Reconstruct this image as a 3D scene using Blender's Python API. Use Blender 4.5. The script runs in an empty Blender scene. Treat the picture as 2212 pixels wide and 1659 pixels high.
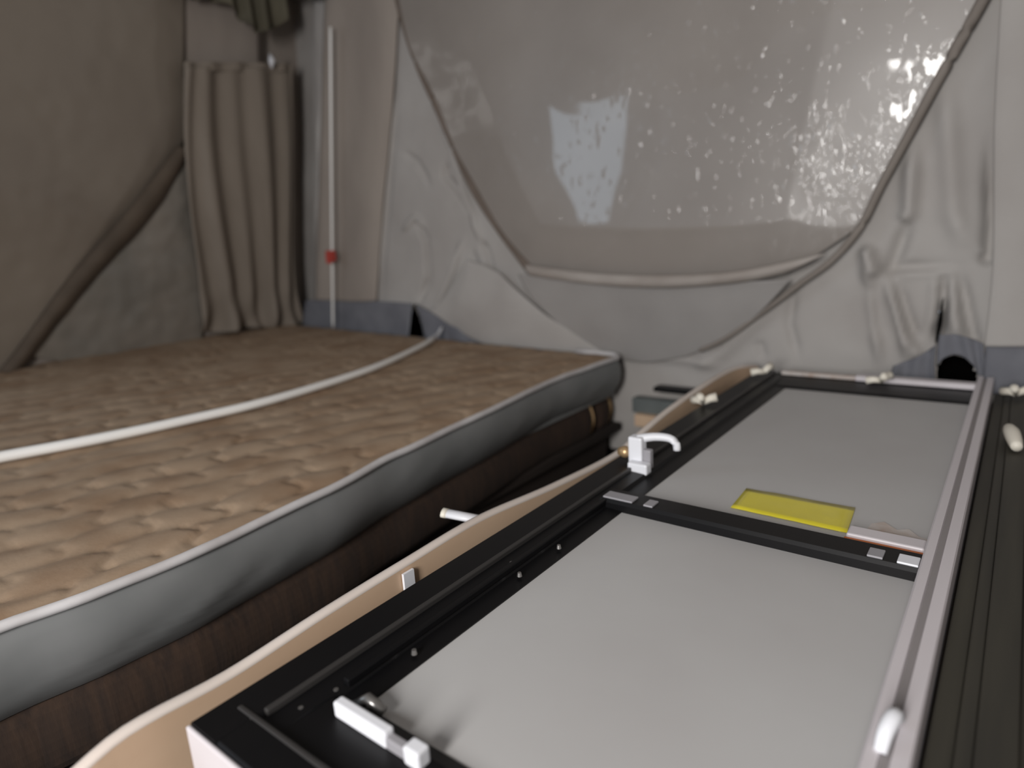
import bpy, bmesh, math, random
from mathutils import Vector, Matrix, noise
random.seed(7)
scene = bpy.context.scene
C = scene.collection

# ------------------------------------------------------------------ camera
cam_d = bpy.data.cameras.new('camera')
cam = bpy.data.objects.new('camera', cam_d)
C.objects.link(cam)
scene.camera = cam
cam_d.sensor_width = 36.0
cam_d.lens = 22.8196
cam_d.clip_start = 0.02
cam.matrix_world = Matrix.Translation((0, 0, 0.5)) @ Matrix(((0.789392,-0.090717,0.607150),(0.610782,0.215458,-0.761921),(-0.061696,0.972290,0.225489))).to_4x4()
cam_d.dof.use_dof = True
cam_d.dof.focus_distance = 1.0
cam_d.dof.aperture_fstop = 1.8

# ------------------------------------------------------------------ world, daylight
world = bpy.data.worlds.new('overcast_sky')
scene.world = world
world.use_nodes = True
bg = world.node_tree.nodes['Background']
bg.inputs['Color'].default_value = (0.80, 0.87, 1.0, 1)
bg.inputs['Strength'].default_value = 0.40

def area_light(name, loc, target, sx, sy, power, color):
    d = bpy.data.lights.new(name, 'AREA')
    d.shape = 'RECTANGLE'; d.size = sx; d.size_y = sy
    d.energy = power; d.color = color
    o = bpy.data.objects.new(name, d)
    C.objects.link(o)
    o.location = loc
    o.rotation_euler = (Vector(target) - Vector(loc)).to_track_quat('-Z', 'Y').to_euler()
    return o
# daylight through the unzipped side opening of the tent wall (out of frame, left of the camera)
area_light('side_opening_daylight', (-3.40, -0.85, 1.28), (-1.2, 0.75, 0.55), 0.62, 1.05, 9.0, (0.70, 0.85, 1.0))
# daylight through the open entrance behind the camera
area_light('entrance_daylight', (-0.04, -1.40, 0.90), (-0.75, 2.4, 0.3), 0.44, 0.95, 66.0, (1.0, 0.975, 0.95))

scene.view_settings.view_transform = 'Standard'
scene.view_settings.look = 'None'
scene.view_settings.exposure = 0.0
scene.view_settings.gamma = 1.0
scene.view_settings.use_curve_mapping = False

# ------------------------------------------------------------------ materials
def lin(c):
    return tuple((v/12.92 if v <= 0.04045 else ((v+0.055)/1.055)**2.4) for v in [x/255.0 for x in c])

def mat(name, rgb, rough=0.8, rgb2=None, nscale=6.0, stretch=(1, 1, 1), bump=0.0, bscale=120.0, bstretch=(1, 1, 1),
        coat=0.0, coat_rough=0.1, metal=0.0, spec=0.5, sheen=0.0, contrast=(0.35, 0.65), detail=4.0, bdist=0.002):
    m = bpy.data.materials.new(name)
    m.use_nodes = True
    nt = m.node_tree
    b = nt.nodes['Principled BSDF']
    col = lin(rgb) + (1,)
    b.inputs['Base Color'].default_value = col
    b.inputs['Roughness'].default_value = rough
    b.inputs['Metallic'].default_value = metal
    b.inputs['Specular IOR Level'].default_value = spec
    b.inputs['Coat Weight'].default_value = coat
    b.inputs['Coat Roughness'].default_value = coat_rough
    b.inputs['Sheen Weight'].default_value = sheen
    tc = nt.nodes.new('ShaderNodeTexCoord')
    if rgb2 is not None:
        mp = nt.nodes.new('ShaderNodeMapping'); mp.inputs['Scale'].default_value = stretch
        nt.links.new(tc.outputs['Object'], mp.inputs['Vector'])
        n = nt.nodes.new('ShaderNodeTexNoise'); n.inputs['Scale'].default_value = nscale; n.inputs['Detail'].default_value = detail
        nt.links.new(mp.outputs['Vector'], n.inputs['Vector'])
        r = nt.nodes.new('ShaderNodeValToRGB')
        r.color_ramp.elements[0].position = contrast[0]; r.color_ramp.elements[0].color = col
        r.color_ramp.elements[1].position = contrast[1]; r.color_ramp.elements[1].color = lin(rgb2) + (1,)
        nt.links.new(n.outputs['Fac'], r.inputs['Fac'])
        nt.links.new(r.outputs['Color'], b.inputs['Base Color'])
    if bump > 0:
        mp = nt.nodes.new('ShaderNodeMapping'); mp.inputs['Scale'].default_value = bstretch
        nt.links.new(tc.outputs['Object'], mp.inputs['Vector'])
        n = nt.nodes.new('ShaderNodeTexNoise'); n.inputs['Scale'].default_value = bscale; n.inputs['Detail'].default_value = 3.0
        nt.links.new(mp.outputs['Vector'], n.inputs['Vector'])
        bp = nt.nodes.new('ShaderNodeBump'); bp.inputs['Strength'].default_value = bump; bp.inputs['Distance'].default_value = bdist
        nt.links.new(n.outputs['Fac'], bp.inputs['Height'])
        nt.links.new(bp.outputs['Normal'], b.inputs['Normal'])
    return m

def crumpled(m):
    # fine crumple of the plastic, strength taken from the mesh attribute 'crumple'
    nt = m.node_tree; b = nt.nodes['Principled BSDF']
    tc = nt.nodes.new('ShaderNodeTexCoord')
    mp = nt.nodes.new('ShaderNodeMapping'); mp.inputs['Scale'].default_value = (1.8, 1, 0.7)
    mp.inputs['Rotation'].default_value = (0, 0.25, 0)
    nt.links.new(tc.outputs['Object'], mp.inputs['Vector'])
    n = nt.nodes.new('ShaderNodeTexNoise'); n.inputs['Scale'].default_value = 26.0; n.inputs['Detail'].default_value = 1.6
    nt.links.new(mp.outputs['Vector'], n.inputs['Vector'])
    at = nt.nodes.new('ShaderNodeAttribute'); at.attribute_name = 'crumple'
    bp = nt.nodes.new('ShaderNodeBump'); bp.inputs['Distance'].default_value = 0.016
    th = nt.nodes.new('ShaderNodeMath'); th.operation = 'MULTIPLY_ADD'      # threshold falls where the sheet is crumpled
    th.inputs[1].default_value = -0.34; th.inputs[2].default_value = 0.63
    nt.links.new(at.outputs['Fac'], th.inputs[0])
    df = nt.nodes.new('ShaderNodeMath'); df.operation = 'SUBTRACT'
    nt.links.new(n.outputs['Fac'], df.inputs[0]); nt.links.new(th.outputs[0], df.inputs[1])
    mx = nt.nodes.new('ShaderNodeMath'); mx.operation = 'MAXIMUM'; mx.inputs[1].default_value = 0.0
    nt.links.new(df.outputs[0], mx.inputs[0])
    bp.inputs['Strength'].default_value = 1.0
    nt.links.new(mx.outputs[0], bp.inputs['Height'])
    nt.links.new(bp.outputs['Normal'], b.inputs['Coat Normal'])
    return m

M = {
 'canvas':      mat('grey_canvas', (176, 172, 168), 0.85, (166, 161, 157), 3.0, bump=0.15, bscale=260),
 'canvas_warm': mat('warm_grey_canvas', (160, 150, 141), 0.85, (148, 138, 130), 4.0, stretch=(1, 1, 0.3), bump=0.15, bscale=260),
 'canvas_shade': mat('shaded_grey_canvas', (156, 152, 149), 0.7, (147, 143, 140), 3.0, bump=0.1, bscale=200),
 'vinyl':       crumpled(mat('smoky_vinyl', (150, 143, 137), 0.38, (140, 133, 127), 2.0, coat=0.6, coat_rough=0.03, spec=0.5)),
 'vinyl_left':  mat('brown_grey_vinyl', (134, 124, 112), 0.55, (125, 115, 104), 2.0, coat=0.7, coat_rough=0.12),
 'vinyl_low':   crumpled(mat('grey_green_vinyl', (138, 131, 122), 0.5, (124, 120, 113), 4.0, coat=0.6, coat_rough=0.04)),
 'binding':     mat('taupe_binding_tape', (116, 104, 95), 0.8, (104, 93, 84), 8.0),
 'fold_shade':mat('fold_shade_taupe', (136, 128, 121), 0.85, (126, 118, 111), 8.0),
 'roll_shaded':mat('shaded_brown_roll', (92, 80, 68), 0.85, (82, 71, 60), 8.0),
 'hem':         mat('pale_hem', (168, 161, 155), 0.6, (154, 145, 138), 5.0, stretch=(1, 1, 3)),
 'skirt_blue':  mat('blue_grey_skirt', (120, 121, 127), 0.85, (108, 109, 116), 8.0, bump=0.1, bscale=150),
 'curtain':     mat('taupe_curtain', (140, 130, 119), 0.9, (130, 120, 109), 7.0, stretch=(1, 1, 0.25), bump=0.2, bscale=300),
 'valance':     mat('olive_brown_valance', (104, 99, 84), 0.95, (80, 76, 63), 10.0, stretch=(1, 1, 0.3)),
 'black_void':  mat('black_cavity', (10, 9, 9), 1.0, spec=0.0),
 'quilt':       mat('brown_quilted_ticking', (162, 140, 117), 0.9, (142, 117, 93), 7.0, bump=0.2, bscale=140, contrast=(0.4, 0.66)),
 'mat_side':    mat('slate_vinyl_side', (122, 123, 123), 0.6, (110, 112, 112), 5.0, coat=0.12, coat_rough=0.35),
 'piping':      mat('pale_piping', (205, 203, 204), 0.6, (188, 184, 184), 12.0),
 'brown_weave': mat('brown_woven_upholstery', (56, 40, 29), 0.95, (42, 30, 23), 60.0, stretch=(1.0, 1.0, 0.12), bump=0.4, bscale=120, bstretch=(1, 1, .15)),
 'tan_piping':  mat('tan_piping', (190, 158, 116), 0.7),
 'dark_wood':   mat('dark_brown_board', (40, 30, 24), 0.85, (28, 21, 17), 10.0, stretch=(1, .2, 1)),
 'floor':       mat('dark_floor', (26, 22, 20), 0.9, (18, 16, 15), 6.0),
 'tan_board':   mat('tan_laminate', (212, 184, 156), 0.55, (202, 172, 144), 9.0, stretch=(1, .25, 1), bump=.05, bscale=60),
 'edge_highlight':  mat('off_white_highlight', (222, 212, 204), 0.5, (205, 192, 182), 10.0, stretch=(1, .3, 1)),
 'black_frame': mat('satin_black_frame', (12, 12, 14), 0.42, (17, 16, 17), 5.0, spec=0.25),
 'black_ridge': mat('charcoal_ridge', (50, 48, 47), 0.5),
 'panel':       mat('light_grey_panel', (186, 185, 184), 0.42, (180, 178, 177), 3.0),
 'white_rail':  mat('white_aluminium', (214, 208, 211), 0.4, (204, 198, 201), 6.0, stretch=(1, .2, 1)),
 'grey_groove': mat('grey_groove', (140, 135, 135), 0.6),
 'white':       mat('white_plastic', (226, 227, 232), 0.4),
 'cream':       mat('cream_plastic', (232, 226, 212), 0.5),
 'grey_plastic':mat('grey_plastic', (150, 148, 152), 0.5),
 'brass':       mat('dull_brass', (190, 160, 120), 0.35, metal=0.6),
 'steel':       mat('dull_steel', (150, 148, 146), 0.3, metal=0.8),
 'yellow':      mat('yellow_label_film', (226, 212, 58), 0.3, (214, 200, 46), 8.0, coat=0.6, coat_rough=0.1, bump=.3, bscale=18, bdist=.004),
 'orange':      mat('orange_edge', (198, 112, 56), 0.6),
 'pale_scrap':  mat('pale_peeling_film', (196, 190, 186), 0.7, (178, 160, 148), 30.0),
 'red':         mat('red_plastic', (186, 72, 62), 0.6),
 'rod':         mat('white_fibreglass', (244, 243, 240), 0.3),
 'dark_green':  mat('dark_olive_panel', (66, 63, 54), 0.6, (48, 46, 41), 4.0, stretch=(6, .3, 1), bump=.1, bscale=30),
 'dark_red':    mat('dark_red_brown_strip', (104, 66, 52), 0.7, (84, 50, 42), 9.0),
 'track':       mat('dark_green_metal', (104, 110, 110), 0.6, (92, 98, 97), 10.0),
}

# ------------------------------------------------------------------ helpers
def link(name, bm, m, parent=None, smooth=False, solid=0.0, bevel=0.0):
    me = bpy.data.meshes.new(name)
    bmesh.ops.recalc_face_normals(bm, faces=bm.faces) if not smooth == 'keep' else None
    bm.to_mesh(me); bm.free()
    me.materials.append(M[m])
    if smooth:
        me.polygons.foreach_set('use_smooth', [True]*len(me.polygons))
    o = bpy.data.objects.new(name, me)
    C.objects.link(o)
    if parent is not None:
        o.parent = parent
        root = parent
        off = Vector((0, 0, 0))
        while root is not None:
            off += root.location; root = root.parent
        me.transform(Matrix.Translation(-off))
    if solid:
        s = o.modifiers.new('thickness', 'SOLIDIFY'); s.thickness = solid; s.offset = 0
    if bevel:
        s = o.modifiers.new('bevel', 'BEVEL'); s.width = bevel; s.segments = 2; s.limit_method = 'ANGLE'
    return o

def thing(name, label, cat, loc, group=None):
    o = bpy.data.objects.new(name, None)
    C.objects.link(o)
    o.location = loc; o.empty_display_size = 0.05
    o['label'] = label; o['category'] = cat
    if group: o['group'] = group
    return o

def tag(o, label, cat, group=None):
    o['label'] = label; o['category'] = cat
    if group: o['group'] = group
    return o

def struct(o, label, cat):
    o['kind'] = 'structure'; o['label'] = label; o['category'] = cat
    return o

def box(x0, x1, y0, y1, z0, z1, bm=None):
    bm = bm or bmesh.new()
    v = [bm.verts.new((x, y, z)) for z in (z0, z1) for y in (y0, y1) for x in (x0, x1)]
    for f in ((0, 2, 3, 1), (4, 5, 7, 6), (0, 1, 5, 4), (2, 6, 7, 3), (0, 4, 6, 2), (1, 3, 7, 5)):
        bm.faces.new([v[i] for i in f])
    return bm

def resample(pts, n):
    pts = [Vector(p) for p in pts]
    L = [0.0]
    for a, b in zip(pts, pts[1:]): L.append(L[-1] + (b-a).length)
    out = []
    for i in range(n):
        d = L[-1]*i/(n-1)
        k = 0
        while k < len(pts)-2 and L[k+1] < d: k += 1
        seg = L[k+1]-L[k]
        u = 0 if seg == 0 else (d-L[k])/seg
        p0 = pts[max(k-1, 0)]; p1 = pts[k]; p2 = pts[k+1]; p3 = pts[min(k+2, len(pts)-1)]
        m1 = (p2-p0)*0.5; m2 = (p3-p1)*0.5
        u2, u3 = u*u, u*u*u
        out.append(p1*(2*u3-3*u2+1) + m1*(u3-2*u2+u) + p2*(-2*u3+3*u2) + m2*(u3-u2))
    return out

def tube(pts, r, n=10, bm=None, cap=True, flat=1.0):
    """sweep of a round (or flattened) section along points; r is a number or a function of 0..1"""
    bm = bm or bmesh.new()
    pts = [Vector(p) for p in pts]
    rings = []
    for i, p in enumerate(pts):
        t = (pts[min(i+1, len(pts)-1)] - pts[max(i-1, 0)]).normalized()
        up = Vector((0, 0, 1)) if abs(t.z) < 0.9 else Vector((0, 1, 0))
        a = t.cross(up).normalized(); b = a.cross(t).normalized()
        rr = r(i/(len(pts)-1)) if callable(r) else r
        rings.append([bm.verts.new(p + a*math.cos(2*math.pi*k/n)*rr + b*math.sin(2*math.pi*k/n)*rr*flat) for k in range(n)])
    for A, B in zip(rings, rings[1:]):
        for k in range(n):
            bm.faces.new((A[k], A[(k+1) % n], B[(k+1) % n], B[k]))
    if cap:
        bm.faces.new(rings[0]); bm.faces.new(rings[-1])
    return bm

def prism(pts, ext, bm=None):
    """polygon (3-D points) extruded by the vector ext"""
    bm = bm or bmesh.new()
    a = [bm.verts.new(p) for p in pts]
    b = [bm.verts.new(Vector(p)+Vector(ext)) for p in pts]
    n = len(pts)
    bm.faces.new(a); bm.faces.new(b)
    for i in range(n): bm.faces.new((a[i], a[(i+1) % n], b[(i+1) % n], b[i]))
    return bm

def seg_dist(px, pz, a, b):
    ax, az = a; bx, bz = b
    dx, dz = bx-ax, bz-az
    l2 = dx*dx+dz*dz or 1e-9
    t = max(0, min(1, ((px-ax)*dx+(pz-az)*dz)/l2))
    qx, qz = ax+t*dx, az+t*dz
    side = dx*(pz-az)-dz*(px-ax)
    return math.hypot(px-qx, pz-qz), side, t

class Fold:
    """a crease or a ridge of cloth running along a polyline on a wall"""
    def __init__(s, pts, amp, w, ends=True, ramp=0.0):
        s.p = pts; s.amp = amp; s.w = w; s.ends = ends
        xs = [q[0] for q in pts]; zs = [q[1] for q in pts]
        s.bb = (min(xs)-3*w, max(xs)+3*w, min(zs)-3*w, max(zs)+3*w)
    def __call__(s, x, z):
        if not (s.bb[0] < x < s.bb[1] and s.bb[2] < z < s.bb[3]): return 0.0
        best = 9; tt = 0
        n = len(s.p)-1
        for i in range(n):
            d, sd, t = seg_dist(x, z, s.p[i], s.p[i+1])
            if d < best: best = d; tt = (i+t)/n
        e = math.exp(-(best/s.w)**2)
        if s.ends: e *= min(1, 4*min(tt, 1-tt)+0.15)
        return s.amp*e

def fy(pts, amp, w, **k): return Fold([(p[0], p[2]) for p in pts], amp, max(w, 0.016), **k)
def fx(pts, amp, w, **k): return Fold([(p[1], p[2]) for p in pts], amp, w, **k)

def inpoly(x, z, poly):
    c = False; j = len(poly)-1
    for i in range(len(poly)):
        xi, zi = poly[i]; xj, zj = poly[j]
        if (zi > z) != (zj > z) and x < (xj-xi)*(z-zi)/(zj-zi)+xi: c = not c
        j = i
    return c

def nearest_on_poly(x, z, poly):
    best = None
    for i in range(len(poly)):
        a = poly[i]; b = poly[(i+1) % len(poly)]
        d, s, t = seg_dist(x, z, a, b)
        if best is None or d < best[0]:
            best = (d, a[0]+t*(b[0]-a[0]), a[1]+t*(b[1]-a[1]))
    return best

def wall_grid(us, zs, pos, holes=()):
    """grid over (u, z) mapped by pos(u, z); holes are polygons whose outline the grid is snapped to"""
    bm = bmesh.new()
    step = abs(us[1]-us[0])
    V = []
    for z in zs:
        row = []
        for u in us:
            uu, zz = u, z
            for h in holes:
                d, a, b = nearest_on_poly(u, z, h)
                if d < step*0.55: uu, zz = a, b
            row.append((bm.verts.new(pos(uu, zz)), uu, zz))
        V.append(row)
    for j in range(len(zs)-1):
        for i in range(len(us)-1):
            q = (V[j][i], V[j][i+1], V[j+1][i+1], V[j+1][i])
            cu = sum(k[1] for k in q)/4; cz = sum(k[2] for k in q)/4
            if any(inpoly(cu, cz, h) for h in holes): continue
            try: bm.faces.new([k[0] for k in q])
            except ValueError: pass
    return bm

def frange(a, b, step):
    n = max(2, int(round((b-a)/step))+1)
    return [a+(b-a)*i/(n-1) for i in range(n)]

def coons(L, R, T, B, nu, nv, off):
    """cloth patch between four edge lines (L, R top to bottom; T, B left to right); off(s, t, p) -> displaced point"""
    L = resample(L, nv); R = resample(R, nv); T = resample(T, nu); B = resample(B, nu)
    bm = bmesh.new(); V = []
    for j in range(nv):
        t = j/(nv-1); row = []
        for i in range(nu):
            s = i/(nu-1)
            p = (L[j]*(1-s)+R[j]*s) + (T[i]*(1-t)+B[i]*t) - ((T[0]*(1-s)+T[-1]*s)*(1-t) + (B[0]*(1-s)+B[-1]*s)*t)
            row.append(bm.verts.new(off(s, t, p)))
        V.append(row)
    for j in range(nv-1):
        for i in range(nu-1):
            bm.faces.new((V[j][i], V[j][i+1], V[j+1][i+1], V[j+1][i]))
    return bm

def nz(x, y, z, s): return noise.noise(Vector((x*s, y*s, z*s)))

# ================================================================== the tent shell
YB = 2.40            # back wall
def XL(z): return -3.65 + 0.18*z     # left wall leans in towards the roof

struct(link('floor', box(-4.2, 1.6, -2.4, 2.9, -0.95, -0.90), 'floor'), 'dark floor far below the bed and the lying door', 'floor')
struct(link('ceiling', box(-3.9, 1.4, -2.2, 2.55, 2.12, 2.15), 'canvas'), 'grey canvas tent roof', 'ceiling')

back_folds = [
  # vertical folds beside the corner
  fy([(-3.130,2.400,1.636), (-3.262,2.400,1.190), (-3.425,2.400,0.642), (-3.538,2.400,0.143)], 0.035, 0.030),
  fy([(-3.108,2.400,1.356), (-3.225,2.400,0.836), (-3.394,2.400,0.258)], 0.022, 0.022),
  fy([(-3.258,2.400,1.665), (-3.388,2.400,1.108), (-3.548,2.400,0.315)], -0.03, 0.03),
  # seam down the corner panel
  fy([(-2.554,2.400,1.151), (-2.627,2.400,0.941), (-2.728,2.400,0.601), (-2.830,2.400,0.206)], 0.014, 0.010),
  fy([(-2.521,2.400,1.146), (-2.593,2.400,0.937), (-2.692,2.400,0.599), (-2.791,2.400,0.207)], -0.010, 0.014),
  # drag wrinkles in the canvas left of the window
  fy([(-2.230,2.400,1.059), (-2.161,2.400,0.885), (-2.108,2.400,0.692), (-2.042,2.400,0.476)], 0.0480, 0.020),
  fy([(-2.233,2.400,0.852), (-2.247,2.400,0.790), (-2.139,2.400,0.674), (-2.063,2.400,0.562)], -0.0352, 0.014),
  fy([(-2.479,2.400,0.609), (-2.411,2.400,0.491), (-2.419,2.400,0.305), (-2.504,2.400,0.173)], -0.0400, 0.016),
  fy([(-2.574,2.400,0.545), (-2.479,2.400,0.609), (-2.403,2.400,0.559)], 0.0256, 0.014),
  fy([(-2.160,2.400,0.480), (-2.220,2.400,0.349), (-2.315,2.400,0.211), (-2.395,2.400,0.090)], 0.0384, 0.016),
  fy([(-2.042,2.400,0.476), (-2.007,2.400,0.388), (-1.997,2.400,0.279)], -0.0384, 0.012),
  fy([(-2.105,2.400,0.435), (-2.086,2.400,0.324), (-2.188,2.400,0.212)], -0.0256, 0.012),
  fy([(-2.519,2.400,0.928), (-2.427,2.400,0.874), (-2.345,2.400,0.756)], -0.0192, 0.016),
  # gathered folds right of the window
  fy([(-0.422,2.400,0.348), (-0.392,2.400,0.258), (-0.372,2.400,0.136), (-0.351,2.400,0.006)], 0.0352, 0.012),
  fy([(-0.402,2.400,0.288), (-0.376,2.400,0.197), (-0.358,2.400,0.075)], -0.0256, 0.009),
  fy([(-0.348,2.400,0.287), (-0.316,2.400,0.198), (-0.291,2.400,0.109), (-0.269,2.400,0.012)], 0.0352, 0.011),
  fy([(-0.321,2.400,0.272), (-0.285,2.400,0.169), (-0.251,2.400,0.081)], -0.0288, 0.013),
  fy([(-0.278,2.400,0.110), (-0.256,2.400,0.066), (-0.241,2.400,0.029)], 0.0256, 0.009),
  fy([(-0.413,2.400,0.392), (-0.397,2.400,0.347), (-0.374,2.400,0.287)], 0.0560, 0.020),
  fy([(-0.296,2.400,0.472), (-0.321,2.400,0.374), (-0.336,2.400,0.316), (-0.158,2.400,0.313)], -0.0320, 0.02),
  fy([(-0.329,2.400,0.302), (-0.241,2.400,0.303), (-0.158,2.400,0.306)], 0.0224, 0.014),
  fy([(-0.197,2.400,0.300), (-0.191,2.400,0.215), (-0.193,2.400,0.143), (-0.199,2.400,0.084)], -0.0512, 0.010),
  fy([(-0.212,2.400,0.300), (-0.208,2.400,0.215), (-0.216,2.400,0.112)], 0.0224, 0.011),
  fy([(-0.157,2.400,0.299), (-0.133,2.400,0.216), (-0.108,2.400,0.117), (-0.093,2.400,0.075)], -0.0352, 0.010),
  fy([(-0.174,2.400,0.286), (-0.159,2.400,0.173), (-0.142,2.400,0.101)], 0.0256, 0.013),
  fy([(-0.112,2.400,0.679), (-0.090,2.400,0.446), (-0.087,2.400,0.339), (-0.110,2.400,0.353)], -0.0448, 0.013),
  fy([(-0.299,2.400,0.703), (-0.297,2.400,0.486), (-0.314,2.400,0.459)], 0.0400, 0.022),
  fy([(-0.235,2.400,0.873), (-0.210,2.400,0.692), (-0.183,2.400,0.478), (-0.145,2.400,0.368)], 0.0256, 0.030),
  # soft folds low between bed and door
  fy([(-0.629,2.400,0.258), (-0.641,2.400,0.127), (-0.605,2.400,0.004)], -0.018, 0.016),
  fy([(-0.744,2.400,0.064), (-0.725,2.400,-0.004)], -0.014, 0.014),
  fy([(-0.667,2.400,0.225), (-0.881,2.400,0.012), (-0.991,2.400,-0.050)], 0.022, 0.035),
  fy([(-1.189,2.400,-0.026), (-1.029,2.400,-0.025), (-0.880,2.400,-0.042)], 0.016, 0.020),
]
hole_l = [(p[0], p[2]) for p in [(-2.532,2.400,0.172), (-2.491,2.400,0.062), (-2.466,2.400,-0.036), (-2.623,2.400,-0.044), (-2.583,2.400,0.084)]]
hole_r = [(p[0], p[2]) for p in [(-0.184,2.400,-0.080), (-0.191,2.400,-0.005), (-0.178,2.400,0.032), (-0.152,2.400,0.048), (-0.123,2.400,0.041), (-0.097,2.400,0.017), (-0.081,2.400,-0.018), (-0.074,2.400,-0.069)]]
slit   = [(p[0], p[2]) for p in [(-0.193,2.400,0.208), (-0.191,2.400,0.143), (-0.197,2.400,0.076), (-0.202,2.400,0.084), (-0.200,2.400,0.142)]]

def back_pos(u, z):
    d = 0.012*nz(u, 0, z, 1.6) + 0.006*nz(u, 3, z, 5.0) + 0.0018*nz(u, 7, z, 16.0)
    for f in back_folds: d += f(u, z)
    k = (u-(XL(z)+0.16))/0.10          # recess in the corner
    d -= 0.16*min(1, max(0, 1-k))*(1 if k < 1 else 0) if k < 1 else 0
    return (u, YB - d, z)

bw = link('wall_back', wall_grid(frange(-3.90, 1.30, 0.0105), frange(-0.45, 2.12, 0.0105), back_pos, (hole_l, hole_r, slit)), 'canvas', smooth=True)
struct(bw, 'light grey canvas end wall with drag wrinkles', 'wall')

struct(link('baseboard_back', box(-3.95, 1.30, 2.42, 2.46, -0.90, -0.40), 'dark_wood'), 'dark board under the end wall canvas', 'baseboard')
struct(link('baseboard_left', box(-3.80, -3.76, -2.2, 2.46, -0.90, -0.40), 'dark_wood'), 'dark board under the side wall canvas', 'baseboard')

# dark pockets behind the two gaps under the canvas hem
def pocket(name, poly, depth):
    bm = bmesh.new()
    cx = sum(p[0] for p in poly)/len(poly); cz = sum(p[1] for p in poly)/len(poly)
    a = [bm.verts.new((cx+(p[0]-cx)*1.06, YB-0.002, cz+(p[1]-cz)*1.06)) for p in poly]
    b = [bm.verts.new((cx+(p[0]-cx)*1.3, YB+depth, cz+(p[1]-cz)*1.3)) for p in poly]
    n = len(poly)
    for i in range(n): bm.faces.new((a[i], a[(i+1) % n], b[(i+1) % n], b[i]))
    bm.faces.new(b)
    return link(name, bm, 'black_void', bw)
pocket('dark_gap', hole_l, 0.14)
pocket('dark_gap', hole_r, 0.18)
pocket('dark_slit', slit, 0.08)

# warm corner panel between curtain and seam
def off_corner(s, t, p):
    edge = min(1, min(s, 1-s)*8)
    return p + Vector((0, -0.006 - 0.012*edge - 0.010*math.sin(s*9+1.0)*edge - 0.006*nz(p.x, 1, p.z, 6), 0))
link('corner_panel', coons([(-2.942,2.385,1.807), (-3.078,2.385,1.303), (-3.216,2.385,0.784), (-3.379,2.385,0.186)], [(-2.402,2.385,1.668), (-2.538,2.385,1.147), (-2.707,2.385,0.600), (-2.816,2.385,0.183)],
     [(-2.942,2.385,1.807), (-2.648,2.385,1.732), (-2.402,2.385,1.668)], [(-3.379,2.385,0.186), (-3.080,2.385,0.179), (-2.816,2.385,0.183)], 22, 60, off_corner), 'canvas_warm', bw, smooth=True, solid=0.003)

# blue-grey vinyl band along the hem
def off_hem(s, t, p):
    return p + Vector((0, -0.004 - 0.006*math.sin(s*14) - 0.004*nz(p.x, 2, p.z, 12), 0))
h1 = link('hem_band', coons([(-3.460,2.375,0.181), (-3.521,2.375,0.059), (-3.554,2.375,-0.089)], [(-2.520,2.375,0.175), (-2.542,2.375,0.089), (-2.583,2.375,-0.050)], [(-3.460,2.375,0.181), (-3.024,2.375,0.186), (-2.520,2.375,0.175)], [(-3.554,2.375,-0.089), (-3.071,2.375,-0.072), (-2.583,2.375,-0.050)], 30, 8, off_hem), 'skirt_blue', bw, smooth=True, solid=0.003)
h2 = link('hem_band', coons([(-2.495,2.375,0.176), (-2.468,2.375,0.067), (-2.450,2.375,-0.080)], [(-1.981,2.375,-0.033), (-1.978,2.375,-0.062), (-1.973,2.375,-0.108)], [(-2.495,2.375,0.176), (-2.304,2.375,0.096), (-1.981,2.375,-0.033)], [(-2.443,2.375,-0.080), (-2.197,2.375,-0.088), (-1.973,2.375,-0.108)], 20, 8, off_hem), 'skirt_blue', bw, smooth=True, solid=0.003)
h3 = link('hem_band', coons([(-0.307,2.375,0.006), (-0.312,2.375,-0.025), (-0.315,2.375,-0.088)], [(-0.196,2.375,0.081), (-0.195,2.375,0.015), (-0.185,2.375,-0.074)], [(-0.307,2.375,0.006), (-0.239,2.375,0.044), (-0.196,2.375,0.081)], [(-0.315,2.375,-0.088), (-0.250,2.375,-0.081), (-0.185,2.375,-0.074)], 16, 8, off_hem), 'skirt_blue', bw, smooth=True, solid=0.003)
h4 = link('hem_band', coons([(-0.189,2.375,0.115), (-0.191,2.375,0.074), (-0.189,2.375,0.015)], [(-0.077,2.375,0.092), (-0.067,2.375,0.024), (-0.056,2.375,-0.061)], [(-0.189,2.375,0.115), (-0.135,2.375,0.113), (-0.082,2.375,0.091)], [(-0.189,2.375,0.015), (-0.176,2.375,0.038), (-0.151,2.375,0.054), (-0.121,2.375,0.048), (-0.093,2.375,0.022), (-0.078,2.375,-0.013), (-0.056,2.375,-0.061)], 18, 10, off_hem), 'skirt_blue', bw, smooth=True, solid=0.003)

# canvas skirt sweeping down to the mattress corner
def off_sweep(s, t, p):
    b = math.sin(math.pi*min(1, max(0, t)))
    return p + Vector((0, -0.003 - 0.026*b*min(1, 5*s)*1.0 - 0.005*nz(p.x, 4, p.z, 7), 0))
link('canvas_sweep', coons([(-2.112,2.370,0.393), (-2.286,2.370,0.214), (-2.393,2.370,0.137)], [(-1.918,2.370,0.325), (-1.667,2.370,0.154), (-1.323,2.370,-0.039)], [(-2.112,2.370,0.393), (-2.013,2.370,0.365), (-1.918,2.370,0.325)], [(-2.393,2.370,0.137), (-2.006,2.370,-0.034), (-1.324,2.370,-0.069)], 40, 30, off_sweep), 'canvas', bw, smooth=True, solid=0.003)

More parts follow.
